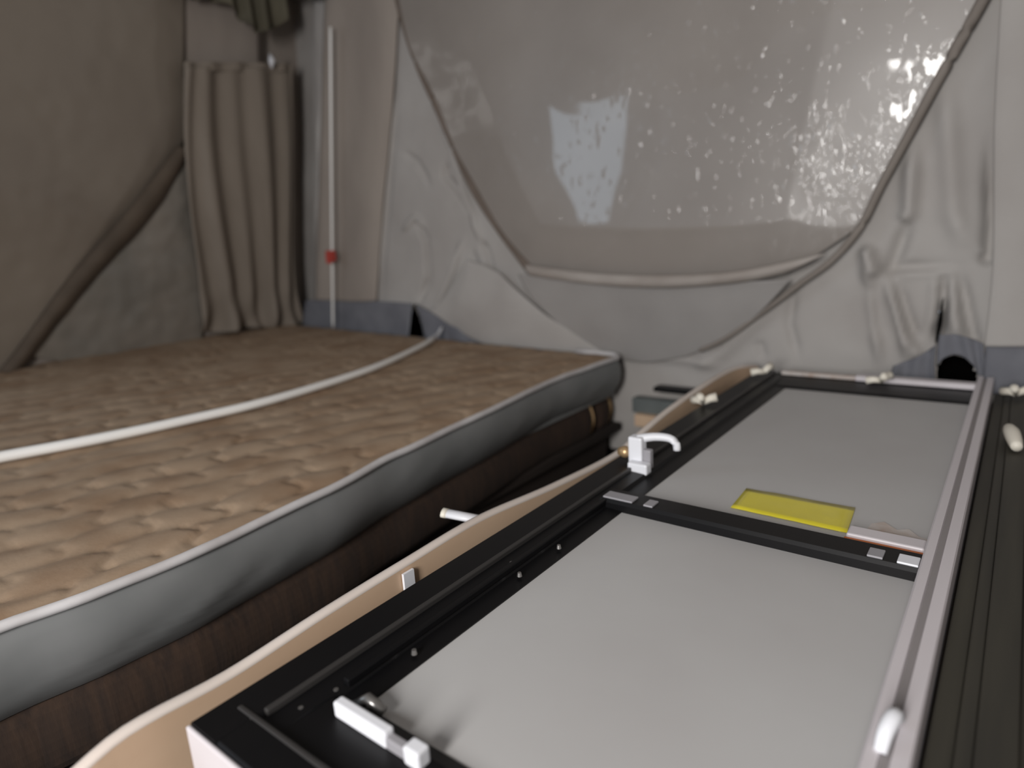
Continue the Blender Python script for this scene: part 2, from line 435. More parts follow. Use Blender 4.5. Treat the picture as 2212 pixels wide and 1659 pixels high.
# hanging flap at the right end
def off_flap(s, t, p):
    return p + Vector((0, -0.018 - 0.010*math.sin(s*7.0+0.6) - 0.006*nz(p.x, 5, p.z, 4), 0))
link('side_flap', coons([(-0.116,2.360,1.097), (-0.103,2.360,0.736), (-0.073,2.360,0.342), (-0.072,2.360,0.090)], [(0.120,2.360,1.035), (0.158,2.360,0.697), (0.198,2.360,0.335), (0.225,2.360,0.087)], [(-0.116,2.360,1.097), (0.003,2.360,1.066), (0.120,2.360,1.035)], [(-0.072,2.360,0.090), (0.089,2.360,0.095), (0.225,2.360,0.087)], 46, 60, off_flap), 'canvas', bw, smooth=True, solid=0.004)
link('side_flap_hem', coons([(-0.070,2.365,0.094), (-0.069,2.365,0.026), (-0.067,2.365,-0.060)], [(0.225,2.365,0.090), (0.231,2.365,0.036), (0.239,2.365,-0.042)], [(-0.070,2.365,0.094), (0.089,2.365,0.098), (0.225,2.365,0.090)], [(-0.067,2.365,-0.060), (0.103,2.365,-0.043), (0.239,2.365,-0.042)], 24, 8, off_hem), 'skirt_blue', bw, smooth=True, solid=0.003)

# ------------------------------------------------------------------ vinyl window on the back wall
win = bpy.data.objects.new('window_1', None); C.objects.link(win)
win.location = (-1.1, YB-0.05, 0.3)
struct(win, 'large smoky vinyl window sheet bulging into the tent, edged with binding and a painted fold shadow', 'window')
wl = [(-2.435,2.360,1.748), (-2.369,2.360,1.401), (-2.230,2.360,1.116), (-2.100,2.360,0.835), (-1.906,2.360,0.533), (-1.724,2.360,0.333)]
wr = [(-0.116,2.360,1.120), (-0.154,2.360,1.040), (-0.242,2.360,0.856), (-0.312,2.360,0.702), (-0.371,2.360,0.575), (-0.416,2.360,0.459)]
wt = [wl[0], ((wl[0][0]+wr[0][0])/2, wl[0][1], (wl[0][2]+wr[0][2])/2), wr[0]]
wb = [(-1.724,2.360,0.333), (-1.373,2.360,0.288), (-1.068,2.360,0.276), (-0.802,2.360,0.290), (-0.614,2.360,0.332), (-0.416,2.360,0.459)]
GC = [(-0.447,2.360,0.539), (-0.339,2.360,0.653), (-0.312,2.360,0.844), (-0.543,2.360,0.704), (-1.228,2.360,1.035)]
def crumple_at(p):
    g = 0
    for c, r, w in zip(GC, (0.13, 0.09, 0.09, 0.09, 0.07), (1.0, 0.9, 0.7, 0.6, 0.45)):
        g += w*math.exp(-((p.x-c[0])**2+(p.z-c[2])**2)/r**2)
    return min(1.0, g) + 0.10*min(1, max(0, (p.x+1.7)/0.6))
def off_win(s, t, p):
    e = min(1, 5*min(s, 1-s), 5*(1-t))
    g = crumple_at(p)
    d = 0.012 + 0.055*(math.sin(math.pi*min(1, max(0, s)))**0.6)*e*(0.6+0.4*t) + 0.008*nz(p.x, 2, p.z, 2.5)*e
    d += 0.003*g*nz(p.x, 8, p.z, 10)*e
    return p + Vector((0, -d, 0))
vp = link('vinyl_pane', coons(wl, wr, wt, wb, 200, 130, off_win), 'vinyl', win, smooth=True, solid=0.002)
at = vp.data.attributes.new('crumple', 'FLOAT', 'POINT')
at.data.foreach_set('value', [crumple_at(v.co + win.location) for v in vp.data.vertices])
link('binding_and_fold_shade', tube(resample([(p[0]+0.005, p[1]-0.012, p[2]) for p in wl], 60), lambda t: 0.008+0.014*t+0.004*math.sin(t*20), 8, flat=0.9), 'binding', win, smooth=True)
rb = [(-0.134,2.360,1.102), (-0.154,2.360,1.040), (-0.242,2.360,0.856), (-0.312,2.360,0.702), (-0.371,2.360,0.575), (-0.423,2.360,0.452), (-0.499,2.360,0.352), (-0.597,2.360,0.274), (-0.733,2.360,0.163), (-0.849,2.360,0.074), (-0.947,2.360,0.024)]
link('binding_and_fold_shade', tube(resample([(p[0], p[1]-0.014, p[2]) for p in rb], 80), lambda t: 0.016-0.008*t, 10), 'fold_shade', win, smooth=True)  # tube stands for a soft fold shadow, shade put into its taupe
def off_hm(s, t, p):
    return p + Vector((0, -0.020 - 0.014*math.sin(math.pi*t) - 0.03*math.sin(math.pi*s)**0.6 - 0.004*nz(p.x, 3, p.z, 14), 0))
link('bottom_hem', coons([(-1.728,2.340,0.365), (-1.720,2.340,0.341), (-1.706,2.340,0.316)], [(-0.510,2.340,0.376), (-0.565,2.340,0.346), (-0.638,2.340,0.311)], [(-1.728,2.340,0.365), (-1.360,2.340,0.324), (-1.058,2.340,0.313), (-0.795,2.340,0.324), (-0.510,2.340,0.376)], [(-1.706,2.340,0.316), (-1.362,2.340,0.279), (-1.059,2.340,0.267), (-0.795,2.340,0.283), (-0.638,2.340,0.311)], 70, 10, off_hm), 'hem', win, smooth=True, solid=0.003)
# lower skirt under the hem, shade put into its darker canvas grey
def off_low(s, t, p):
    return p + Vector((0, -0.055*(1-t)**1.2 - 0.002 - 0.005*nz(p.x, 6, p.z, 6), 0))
link('lower_skirt', coons([(-1.771,2.370,0.323), (-1.714,2.370,0.219), (-1.548,2.370,0.079), (-1.323,2.370,-0.039)], [(-0.615,2.370,0.292), (-0.736,2.370,0.162), (-0.853,2.370,0.072), (-1.016,2.370,-0.009)], [(-1.771,2.370,0.323), (-1.379,2.370,0.280), (-1.072,2.370,0.268), (-0.805,2.370,0.284), (-0.615,2.370,0.292)], [(-1.323,2.370,-0.039), (-1.175,2.370,-0.043), (-1.016,2.370,-0.009)], 60, 30, off_low), 'canvas_shade', win, smooth=True, solid=0.003)

# ------------------------------------------------------------------ left wall
left_folds = [
  fx([(-3.469,1.741,1.006), (-3.515,1.521,0.748), (-3.555,1.295,0.525), (-3.592,1.120,0.321), (-3.626,0.963,0.135)], -0.03, 0.05),
  fx([(-3.587,1.479,0.351), (-3.603,1.611,0.263), (-3.584,1.797,0.369)], 0.02, 0.03),
  fx([(-3.615,1.244,0.192), (-3.639,1.380,0.063), (-3.632,1.523,0.101)], 0.02, 0.03),
  fx([(-3.575,1.555,0.415), (-3.605,1.710,0.252), (-3.627,1.698,0.125)], -0.02, 0.025),
  fx([(-3.555,0.950,0.526), (-3.575,1.271,0.416), (-3.563,1.562,0.485)], 0.015, 0.04),
]
opening = [(-1.45, 0.55), (-0.40, 0.55), (-0.40, 1.65), (-1.45, 1.65)]
def left_pos(u, z):
    d = 0.015*nz(0, u, z, 1.4) + 0.006*nz(4, u, z, 5.0)
    for f in left_folds: d += f(u, z)
    d -= 0.14*min(1, max(0, (u-2.22)/0.12))
    return (XL(z) + d, u, z)
lw = link('wall_left', wall_grid(frange(-2.2, 2.62, 0.02), frange(-0.45, 2.12, 0.02), left_pos, (opening,)), 'canvas_warm', smooth=True)
struct(lw, 'taupe canvas side wall behind the bed', 'wall')
# upper vinyl sheet with rolled diagonal edge
win2 = bpy.data.objects.new('window_2', None); C.objects.link(win2)
win2.location = (-3.4, 1.3, 0.8)
struct(win2, 'brown-grey vinyl sheet on the side wall with a rolled diagonal edge', 'window')
def off_w2(s, t, p):
    e = min(1, 6*min(s, 1-s))
    return p + Vector((0.006 + 0.016*e + 0.02*e*math.sin(math.pi*t*0.9) + 0.008*nz(1, p.y, p.z, 3.0) + 0.003*nz(1, p.y, p.z, 14.0), 0, 0))
link('vinyl_pane', coons([(-3.350,0.709,1.555), (-3.451,0.607,0.994), (-3.543,0.515,0.484), (-3.642,0.414,-0.069)], [(-3.304,1.838,1.814), (-3.380,1.789,1.390), (-3.445,1.740,1.026), (-3.624,0.871,0.033)], [(-3.350,0.709,1.555), (-3.331,1.177,1.662), (-3.304,1.838,1.814)], [(-3.642,0.414,-0.069), (-3.639,0.657,-0.049), (-3.624,0.871,0.033)], 70, 70, off_w2), 'vinyl_left', win2, smooth=True, solid=0.002)
def off_roll(s, t, p):
    return p + Vector((0.045 + 0.030*math.sin(math.pi*s) + 0.006*nz(2, p.y, p.z, 9), 0, 0))
link('rolled_edge', coons([(-3.445,1.703,1.028), (-3.474,1.569,0.867), (-3.505,1.410,0.693), (-3.537,1.237,0.517), (-3.567,1.080,0.348), (-3.604,0.914,0.145), (-3.622,0.821,0.044)], [(-3.451,1.756,0.994), (-3.486,1.635,0.802), (-3.513,1.502,0.647), (-3.544,1.323,0.479), (-3.575,1.151,0.307), (-3.608,0.983,0.122), (-3.628,0.886,0.012)], [(-3.445,1.703,1.028), (-3.447,1.732,1.015), (-3.451,1.756,0.994)], [(-3.622,0.821,0.044), (-3.625,0.853,0.028), (-3.628,0.886,0.012)], 10, 50, off_roll), 'roll_shaded', win2, smooth=True, solid=0.003)  # rolled edge; the groove's shadow is put into its darker brown

def off_ls(s, t, p):
    return p + Vector((0.020 + 0.012*math.sin(math.pi*s)*math.sin(math.pi*t) + 0.010*nz(3, p.y, p.z, 6.0) + 0.006*nz(3, p.y, p.z, 15.0), 0, 0))
ls = link('lower_sheet', coons([(-3.455,1.728,0.970), (-3.513,1.502,0.647), (-3.555,1.264,0.417), (-3.615,0.950,0.084)], [(-3.455,1.776,0.973), (-3.519,1.769,0.616), (-3.572,1.783,0.320), (-3.631,1.769,-0.004)], [(-3.455,1.728,0.970), (-3.455,1.752,0.972), (-3.455,1.776,0.973)], [(-3.615,0.950,0.084), (-3.630,1.212,-0.002), (-3.628,1.481,0.009), (-3.631,1.769,-0.004)], 60, 60, off_ls), 'vinyl_low', win2, smooth=True, solid=0.002)
at = ls.data.attributes.new('crumple', 'FLOAT', 'POINT')
at.data.foreach_set('value', [1.0]*len(ls.data.vertices))

# right wall, far out of frame
struct(link('wall_right', box(1.30, 1.33, -2.2, 2.5, -0.9, 2.12), 'canvas'), 'grey canvas side wall on the right, out of view', 'wall')

# roof valance gathered along the top of the corner
def valance(a, b, drop, name, nrm, ph):
    bm = bmesh.new(); V = []
    a = Vector(a); b = Vector(b); n = 90
    for j in range(8):
        row = []
        for i in range(n):
            s = i/(n-1)
            p = a.lerp(b, s)
            dz = drop*(0.80+0.22*nz(p.x*1.0, p.y, ph, 4.0))*j/7
            amp = 0.030*(0.4+j/7*0.6)
            p = p + Vector((0, 0, -dz)) + Vector(nrm)*(amp*math.sin(s*46+ph+0.8*math.sin(s*17)))
            row.append(bm.verts.new(p))
        V.append(row)
    for j in range(7):
        for i in range(n-1): bm.faces.new((V[j][i], V[j][i+1], V[j+1][i+1], V[j+1][i]))
    return bm
va = thing('roof_valance', 'dark olive gathered valance hanging under the roof in the far corner', 'valance', (-3.2, 2.3, 2.05))
link('gathered_cloth', valance((-3.24, 1.55, 2.09), (-3.20, 2.30, 2.09), 0.54, 'a', (1, 0, 0), 0.3), 'valance', va, smooth=True, solid=0.003)
link('gathered_cloth', valance((-3.22, 2.31, 2.09), (-2.78, 2.30, 2.09), 0.43, 'b', (0, 1, 0), 1.3), 'valance', va, smooth=True, solid=0.003)

# ================================================================== curtain
cu = thing('curtain', 'taupe pleated curtain hanging in the far left corner behind the bed', 'curtain', [(-3.544,1.965,0.035)][0])
def off_cur(s, t, p):
    fan = 0.55+0.45*t
    d = 0.022*math.sin(s*31+1.2*math.sin(t*3.0+s*4)) * (0.5+0.6*t) + 0.014*math.sin(s*13-t*2.0)
    if t > 0.80: d += 0.030*(t-0.80)/0.2*math.sin(s*19+t*22)
    return p + Vector((0.045 + d, 0, 0))
link('cloth', coons([(-3.351,1.758,1.381), (-3.408,1.729,1.065), (-3.468,1.728,0.732), (-3.533,1.746,0.373), (-3.586,1.742,0.079)], [(-3.338,2.367,1.453), (-3.401,2.372,1.108), (-3.469,2.363,0.726), (-3.543,2.354,0.319), (-3.595,2.387,0.029)], [(-3.351,1.758,1.381), (-3.345,2.030,1.418), (-3.338,2.367,1.453)], [(-3.584,1.743,0.089), (-3.588,1.882,0.068), (-3.588,2.055,0.069), (-3.594,2.239,0.033), (-3.593,2.388,0.041)], 110, 60, off_cur), 'curtain', cu, smooth=True, solid=0.003)
link('heading', coons([(-3.347,1.760,1.405), (-3.351,1.758,1.385), (-3.354,1.756,1.364)], [(-3.333,2.369,1.483), (-3.336,2.368,1.464), (-3.341,2.367,1.441)], [(-3.347,1.760,1.405), (-3.340,2.032,1.444), (-3.333,2.369,1.483)], [(-3.354,1.756,1.364), (-3.348,2.029,1.401), (-3.341,2.367,1.441)], 60, 6,
     lambda s, t, p: p + Vector((0.045+0.010*math.sin(s*31), 0, 0))), 'curtain', cu, smooth=True, solid=0.004)
gl = [(-3.256,2.211,1.468)][0]
link('curtain_glint', tube([(gl[0], gl[1], gl[2]+0.035), (gl[0]+0.01, gl[1], gl[2]), (gl[0], gl[1], gl[2]-0.035)], lambda t: 0.018*math.sin(0.3+2.5*t), 8), 'white', cu, smooth=True)  # white bead added to stand for the glint at the curtain top

# ================================================================== bed
def XE(y):
    P = [(-0.9, -1.17), (0.19, -1.145), (0.31, -1.126), (0.455, -1.12), (0.61, -1.136), (0.77, -1.15), (1.01, -1.197), (1.30, -1.228), (1.86, -1.285), (2.34, -1.272)]
    if y <= P[0][0]: return P[0][1]
    for (a, xa), (b, xb) in zip(P, P[1:]):
        if y <= b:
            u = (y-a)/(b-a); u = u*u*(3-2*u)*0.5+u*0.5
            return xa+(xb-xa)*u
    return P[-1][1]
def bed_z(x, y):
    t = min(1, max(0, (-1.2-x)/2.4))
    return -0.02 + 0.055*t
bed = thing('mattress', 'thin brown quilted mattress with slate-grey sides and pale piping', 'mattress', (-2.4, 0.8, -0.175))
Y0, Y1 = -0.9, 2.335
def quilt(x, y):
    # soft rows of quilting, crossed by staggered short wavy seams
    u = y + 0.30*x; v = x - 0.30*y
    v += 0.012*math.sin(u*21.0) + 0.018*nz(x, y, 0, 4)
    R = 0.118; Cc = 0.150
    row = math.floor(v/R); fv = v/R-row
    uu = u + (0.072 if row % 2 else 0) + 0.012*math.sin(v*75)+0.022*nz(x, y, 3, 6)
    fu = uu/Cc-math.floor(uu/Cc)
    dv = min(fv, 1-fv)*R; du = min(fu, 1-fu)*Cc
    k = 0.55+0.9*nz(x, y, 6, 3.0)
    s = 0.0035*(1-math.exp(-(dv/0.026)**2)) + 0.002*(1-(2*fv-1)**2) - 0.0075*max(0.1, k)*math.exp(-(du/0.011)**2)
    return s + 0.004*nz(x, y, 1, 8)
bm = bmesh.new(); V = []
ys = frange(Y0, Y1, 0.009); ns = 210
for y in ys:
    row = []
    xe = XE(y); endf = min(1, (Y1-y)/0.05)
    xe2 = xe - 0.05*(1-math.sqrt(max(0, 1-(1-endf)**2)))
    xl = XL(0.03)+0.02
    for i in range(ns+1):
        s = (i/ns)**1.25
        x = xe2+(xl-xe2)*s
        e = min(1, abs(x-xe2)/0.06, (Y1-y)/0.05+0.02)
        z = bed_z(x, y) + quilt(x, y)*e - 0.012*(1-e)**2
        row.append(bm.verts.new((x, y, z)))
    V.append(row)
for j in range(len(ys)-1):
    for i in range(ns): bm.faces.new((V[j][i], V[j][i+1], V[j+1][i+1], V[j+1][i]))
top = link('quilted_top', bm, 'quilt', bed, smooth=True)
# side band: runs along the near edge, round the corner and along the far end
edge = [Vector((XE(y), y, 0)) for y in frange(Y0, Y1-0.06, 0.03)]
for k in range(1, 8):
    a = k/7*math.pi/2
    edge.append(Vector((XE(Y1)-0.06+0.06*math.cos(a), Y1-0.06+0.06*math.sin(a), 0)))
for x in frange(XE(Y1)-0.10, -3.55, 0.06): pass
for k in range(1, 40): edge.append(Vector((XE(Y1)-0.06-k*0.057, Y1, 0)))
bm = bmesh.new(); V = []
for i, p in enumerate(edge):
    t = (edge[min(i+1, len(edge)-1)]-edge[max(i-1, 0)]).normalized()
    n = Vector((t.y, -t.x, 0))
    row = []
    for j in range(13):
        f = j/12
        zt = bed_z(p.x, p.y)-0.004; zb = -0.178
        bulge = 0.022*math.sin(math.pi*f)**0.7 - 0.03*f*f
        wr = 0.0035*math.sin(f*9+p.y*34+3*nz(p.x, p.y, f, 3))*math.sin(math.pi*f)*max(0, nz(p.x, p.y, 0, 2.2)+0.35)
        row.append(bm.verts.new(p + n*(bulge+wr) + Vector((0, 0, zt+(zb-zt)*f))))
    V.append(row)
for A, B in zip(V, V[1:]):
    for j in range(12): bm.faces.new((A[j], A[j+1], B[j+1], B[j]))
link('side_band', bm, 'mat_side', bed, smooth=True)
link('piping', tube([p + Vector((0.004, 0, bed_z(p.x, p.y)+0.003+0.003*nz(p.x, p.y, 0, 8))) for p in edge[:-36]], 0.0095, 8), 'piping', bed, smooth=True)
bm = box(-3.58, -1.30, Y0, Y1-0.02, -0.178, -0.10)
link('underside', bm, 'mat_side', bed)

# brown cushions under the mattress
def cushion(name, label, y0, y1, x1, z0, z1):
    c = thing(name, label, 'cushion', (-2.2, (y0+y1)/2, z0), 'brown cushions under the mattress')
    bm = bmesh.new(); V = []
    yy = frange(y0, y1, 0.05)
    for y in yy:
        row = []
        e = min(1, (y1-y)/0.04, (y-y0)/0.04); e = math.sqrt(max(0, 1-(1-e)**2))
        for j in range(9):
            f = j/8
            x = XE(y)-0.035 + x1 + 0.018*math.sin(math.pi*f)**0.6 - 0.03*(1-e)
            row.append(bm.verts.new((x, y, z1+(z0-z1)*f)))
        row.append(bm.verts.new((-3.4, y, z0)))
        row.insert(0, bm.verts.new((-3.4, y, z1)))
        V.append(row)
    for A, B in zip(V, V[1:]):
        for j in range(len(A)-1): bm.faces.new((A[j], A[j+1], B[j+1], B[j]))
    bm.faces.new(V[0]); bm.faces.new(V[-1])
    link('woven_cover', bm, 'brown_weave', c, smooth=False)
    px = XE(y1)-0.035+x1
    pts = [(px-0.02+0.018*math.sin(math.pi*k/8), y1-0.006, z1-0.002+(z0-z1+0.004)*k/8) for k in range(9)]
    link('end_piping', tube(pts, 0.0065, 8), 'tan_piping', c, smooth=True)
    return c
cushion('bunk_cushion', 'long dark brown woven cushion under the mattress with a tan piped end', -0.9, 2.16, 0.0, -0.31, -0.182)
cushion('bunk_cushion', 'short dark brown cushion under the far end of the mattress', 2.18, 2.33, -0.02, -0.31, -0.182)
pl = link('bunk_board', box(-3.6, -1.30, -0.9, 2.36, -0.345, -0.312), 'dark_wood', bevel=0.004)
tag(pl, 'dark brown bunk board carrying the cushions and mattress', 'board')
bb = thing('bench_base', 'low dark brown bench base in the gap below the bunk', 'bench', (-1.9, 0.7, -0.9))
link('carcass', box(-3.5, -1.34, -0.9, 2.3, -0.9, -0.348), 'dark_wood', bb)
link('ledge', box(-1.34, -1.04, -0.9, 1.15, -0.60, -0.56), 'brown_weave', bb, bevel=0.006)
link('ledge_front', box(-1.07, -1.04, -0.9, 1.15, -0.90, -0.60), 'dark_wood', bb)

# ================================================================== white pole lying over the bed
pp = [(-2.10, 0.10, 0), (-2.06, 0.28, 0)] + [(-2.033,0.420,-0.010), (-1.972,0.614,-0.010), (-1.927,0.848,-0.010), (-1.903,1.143,-0.010), (-1.971,1.593,-0.010), (-2.117,1.984,-0.010), (-2.219,2.191,-0.010)]
pts = [Vector((p[0], p[1], bed_z(p[0], p[1])+0.024)) for p in pp]
tip = Vector([(-2.292,2.300,0.002)][0])
fp = thing('flexible_pole', 'white flexible tent pole lying in a curve across the brown mattress', 'pole', tuple(pts[4]))
link('shaft', tube(resample(pts, 70), lambda t: 0.0155-0.004*t, 10), 'rod', fp, smooth=True)
link('end_tip', tube(resample([pts[-1]+Vector((0.0, -0.01, 0)), pts[-1]+Vector((-0.06, 0.10, 0.004)), pts[-1]+Vector((-0.085, 0.16, 0.03))], 12), lambda t: 0.012-0.005*t, 8), 'white', fp, smooth=True)

# upright rod with red clip
ra = Vector([(-3.128,2.300,0.022)][0]); rz = Vector([(-2.845,2.300,1.559)][0])
rd = thing('upright_rod', 'thin white rod standing upright on the bed beside the canvas corner', 'rod', tuple(ra))
link('shaft', tube(resample([ra+Vector((0, 0, 0.01)), ra.lerp(rz, 0.4)+Vector((-0.004, 0, 0)), rz], 30), lambda t: 0.0068 if t > 0.04 else 0.003+0.095*t, 10), 'rod', rd, smooth=True)
rc = Vector([(-3.062,2.300,0.440)][0])
bm = box(rc.x-0.024, rc.x+0.024, rc.y-0.022, rc.y+0.016, rc.z-0.03, rc.z+0.03)
clip = link('clip', bm, 'red', rd, bevel=0.006)
clip['label'] = 'red plastic clip'
link('clip_jaw', box(rc.x-0.014, rc.x+0.030, rc.y-0.030, rc.y-0.022, rc.z-0.040, rc.z+0.012), 'red', clip, bevel=0.003)

# ================================================================== the door lying flat
DX0, DX1, DY0, DY1, TH = -0.680, -0.040, 0.248, 2.20, 0.078
PZ = -0.020
IX0, IX1 = -0.553, -0.080
door = thing('camper_door', 'black framed camper door with two light grey panels lying flat', 'door', (-0.36, 1.2, -TH))
def profile_rail(path_axis, a0, a1, sec):
    """extrude a closed cross-section (list of (c, z)) along x or y"""
    bm = bmesh.new()
    def P(a, c, z): return (a, c, z) if path_axis == 'x' else (c, a, z)
    A = [bm.verts.new(P(a0, c, z)) for c, z in sec]; B = [bm.verts.new(P(a1, c, z)) for c, z in sec]
    n = len(sec)
    bm.faces.new(A); bm.faces.new(B)
    for i in range(n): bm.faces.new((A[i], A[(i+1) % n], B[(i+1) % n], B[i]))
    return bm
lr = link('side_rail', profile_rail('y', DY0, DY1, [(-0.680, -TH), (-0.680, -0.003), (-0.677, 0), (-0.628, 0), (-0.624, -0.006), (-0.590, -0.008), (-0.586, -0.016), (IX0, -0.018), (IX0, -TH)]), 'black_frame', door)
link('ridge', box(-0.6275, -0.6195, 0.305, DY1-0.02, -0.008, 0.0015), 'black_ridge', lr, bevel=0.002)
ir = link('inner_lip', box(-0.596, -0.586, 0.39, 1.035, -0.012, -0.001), 'black_frame', lr, bevel=0.002)
nr = link('end_rail', profile_rail('x', -0.624, -0.078, [(DY0, -TH), (DY0, -0.003), (DY0+0.003, 0), (0.292, 0), (0.297, -0.008), (0.368, -0.010), (0.386, -0.018), (0.386, -TH)]), 'black_frame', door)
link('ridge', box(-0.655, -0.078, 0.2885, 0.2955, -0.006, 0.0015), 'black_ridge', nr, bevel=0.002)
link('end_cap', box(DX0, -0.05, DY0-0.006, DY0-0.0005, -TH, -0.003), 'white_rail', door, bevel=0.002)
fr = link('end_rail', profile_rail('x', -0.62, -0.08, [(2.050, -TH), (2.050, -0.018), (2.06, -0.014), (2.165, -0.008), (2.195, -0.004), (2.195, -TH)]), 'black_frame', door)
link('white_lip', box(-0.38, -0.078, 2.165, 2.205, -0.006, 0.010), 'white_rail', fr, bevel=0.003)
link('white_lip', box(-0.60, -0.38, 2.172, 2.200, -0.006, 0.006), 'pale_scrap', fr, bevel=0.003)
cb = link('cross_bar', profile_rail('x', -0.600, -0.080, [(0.998, -0.06), (0.998, -0.006), (1.002, 0), (1.050, 0), (1.054, -0.006), (1.062, -0.018), (1.062, -0.06)]), 'black_frame', door)
# white aluminium side rail with a grey groove
wr_ = link('white_side_rail', profile_rail('y', DY0, 2.30, [(-0.0795, -TH), (-0.0795, 0.006), (-0.077, 0.008), (-0.066, 0.008), (-0.0645, 0.001), (-0.0575, 0.001), (-0.056, 0.006), (-0.042, 0.006), (-0.040, 0.003), (-0.040, -TH)]), 'white_rail', door)
link('groove', box(-0.0650, -0.0570, DY0+0.01, 2.295, 0.0005, 0.0018), 'grey_groove', wr_)
# panels
link('panel', box(IX0-0.004, IX1+0.002, 0.380, 1.000, -0.034, PZ), 'panel', door)
link('panel', box(IX0-0.004, IX1+0.002, 1.060, 2.052, -0.034, PZ), 'panel', door)
# stickers on the cross bar
for (x0, x1, m) in ((-0.596, -0.535, 'grey_plastic'), (-0.512, -0.494, 'grey_plastic'), (-0.147, -0.126, 'grey_plastic'), (-0.108, -0.081, 'white')):
    link('bar_plate', box(x0, x1, 1.004, 1.032, -0.001, 0.003), m, cb, bevel=0.0012)
# yellow label and the white strip with an orange edge
yl = bmesh.new()
q = [(-0.389,1.113,-0.018), (-0.394,1.214,-0.018), (-0.201,1.218,-0.018), (-0.193,1.108,-0.018)]
V = []
for j in range(7):
    row = []
    for i in range(15):
        s, t = i/14, j/6
        p = (Vector(q[1])*(1-s)+Vector(q[2])*s)*(1-t) + (Vector(q[0])*(1-s)+Vector(q[3])*s)*t
        p.z = PZ+0.0022+0.0016*max(0, nz(p.x, p.y, 0, 30))*min(1, 6*s)
        row.append(yl.verts.new(p))
    V.append(row)
for j in range(6):
    for i in range(14): yl.faces.new((V[j][i], V[j][i+1], V[j+1][i+1], V[j+1][i]))
o = link('yellow_label', yl, 'yellow', door, smooth=True, solid=0.0012); o['label'] = 'glossy yellow label stuck to the far panel'
ws = link('white_strip', box(-0.190, -0.081, 1.082, 1.117, PZ-0.001, PZ+0.014), 'white_rail', door, bevel=0.003); ws['label'] = 'white strip with an orange edge'
link('orange_edge', box(-0.192, -0.081, 1.072, 1.082, PZ-0.001, PZ+0.008), 'orange', ws, bevel=0.001)
bm = bmesh.new()
pk = [(-0.172, 1.118), (-0.166, 1.165), (-0.150, 1.182), (-0.128, 1.160), (-0.112, 1.172), (-0.096, 1.150), (-0.082, 1.146), (-0.082, 1.118)]
prism([(x, y, PZ+0.0004) for x, y in pk], (0, 0, 0.0016), bm)
link('peeling_film', bm, 'pale_scrap', door)
# hinge bar and catch on the near rail
hb = link('hinge_bar', box(-0.560, -0.474, 0.349, 0.363, -0.010, 0.010), 'white', door, bevel=0.003)
link('hinge_link', box(-0.476, -0.440, 0.350, 0.361, -0.010, 0.004), 'grey_plastic', hb, bevel=0.002)
link('hinge_tab', box(-0.446, -0.424, 0.347, 0.365, -0.010, 0.011), 'white', hb, bevel=0.003)
link('catch', tube([(-0.556, 0.376, -0.012), (-0.540, 0.382, 0.000), (-0.518, 0.384, -0.008)], 0.007, 8), 'steel', door, smooth=True)
# screws
for x, y in [(-0.593,0.377,-0.008), (-0.594,0.492,-0.008), (-0.569,0.480,-0.008), (-0.601,0.724,-0.008), (-0.570,0.704,-0.008), (-0.593,0.831,-0.008), (-0.568,0.810,-0.008), (-0.602,0.335,-0.008), (-0.618,0.323,-0.008)][:] and [(p[0], p[1]) for p in [(-0.593,0.377,-0.008), (-0.594,0.492,-0.008), (-0.569,0.480,-0.008), (-0.601,0.724,-0.008), (-0.570,0.704,-0.008), (-0.593,0.831,-0.008), (-0.568,0.810,-0.008), (-0.602,0.335,-0.008), (-0.618,0.323,-0.008)]]:
    zz = -0.010
    bm = bmesh.new()
    bmesh.ops.create_cone(bm, cap_ends=True, segments=10, radius1=0.0042, radius2=0.003, depth=0.006, matrix=Matrix.Translation((x, y, zz)))
    link('screw', bm, 'steel', door)
# latch
lt = link('latch', box(-0.638, -0.606, 1.185, 1.212, -0.004, 0.062), 'white', door, bevel=0.004); lt['label'] = 'white plastic latch with a lever'
link('latch_foot', box(-0.630, -0.585, 1.165, 1.190, -0.012, 0.012), 'white', lt, bevel=0.004)
link('latch_web', box(-0.606, -0.588, 1.190, 1.206, -0.006, 0.036), 'grey_plastic', lt, bevel=0.003)
link('lever', tube(resample([(-0.622, 1.20, 0.055), (-0.590, 1.215, 0.060), (-0.560, 1.225, 0.058), (-0.546, 1.226, 0.048), (-0.544, 1.226, 0.034)], 16), lambda t: 0.010-0.002*t, 8), 'white', lt, smooth=True)
link('knob', tube([(-0.638, 1.198, 0.022), (-0.648, 1.197, 0.022), (-0.654, 1.197, 0.022), (-0.666, 1.196, 0.022)], lambda t: 0.008+0.006*math.sin(t*3.1), 10), 'brass', lt, smooth=True)
# hook at the near end of the white rail
link('rail_hook', tube(resample([(-0.066, 0.600, 0.006), (-0.064, 0.612, 0.020), (-0.060, 0.630, 0.026), (-0.058, 0.645, 0.016), (-0.060, 0.650, 0.008)], 16), lambda t: 0.006+0.002*math.sin(t*3.1), 8), 'white', wr_, smooth=True)

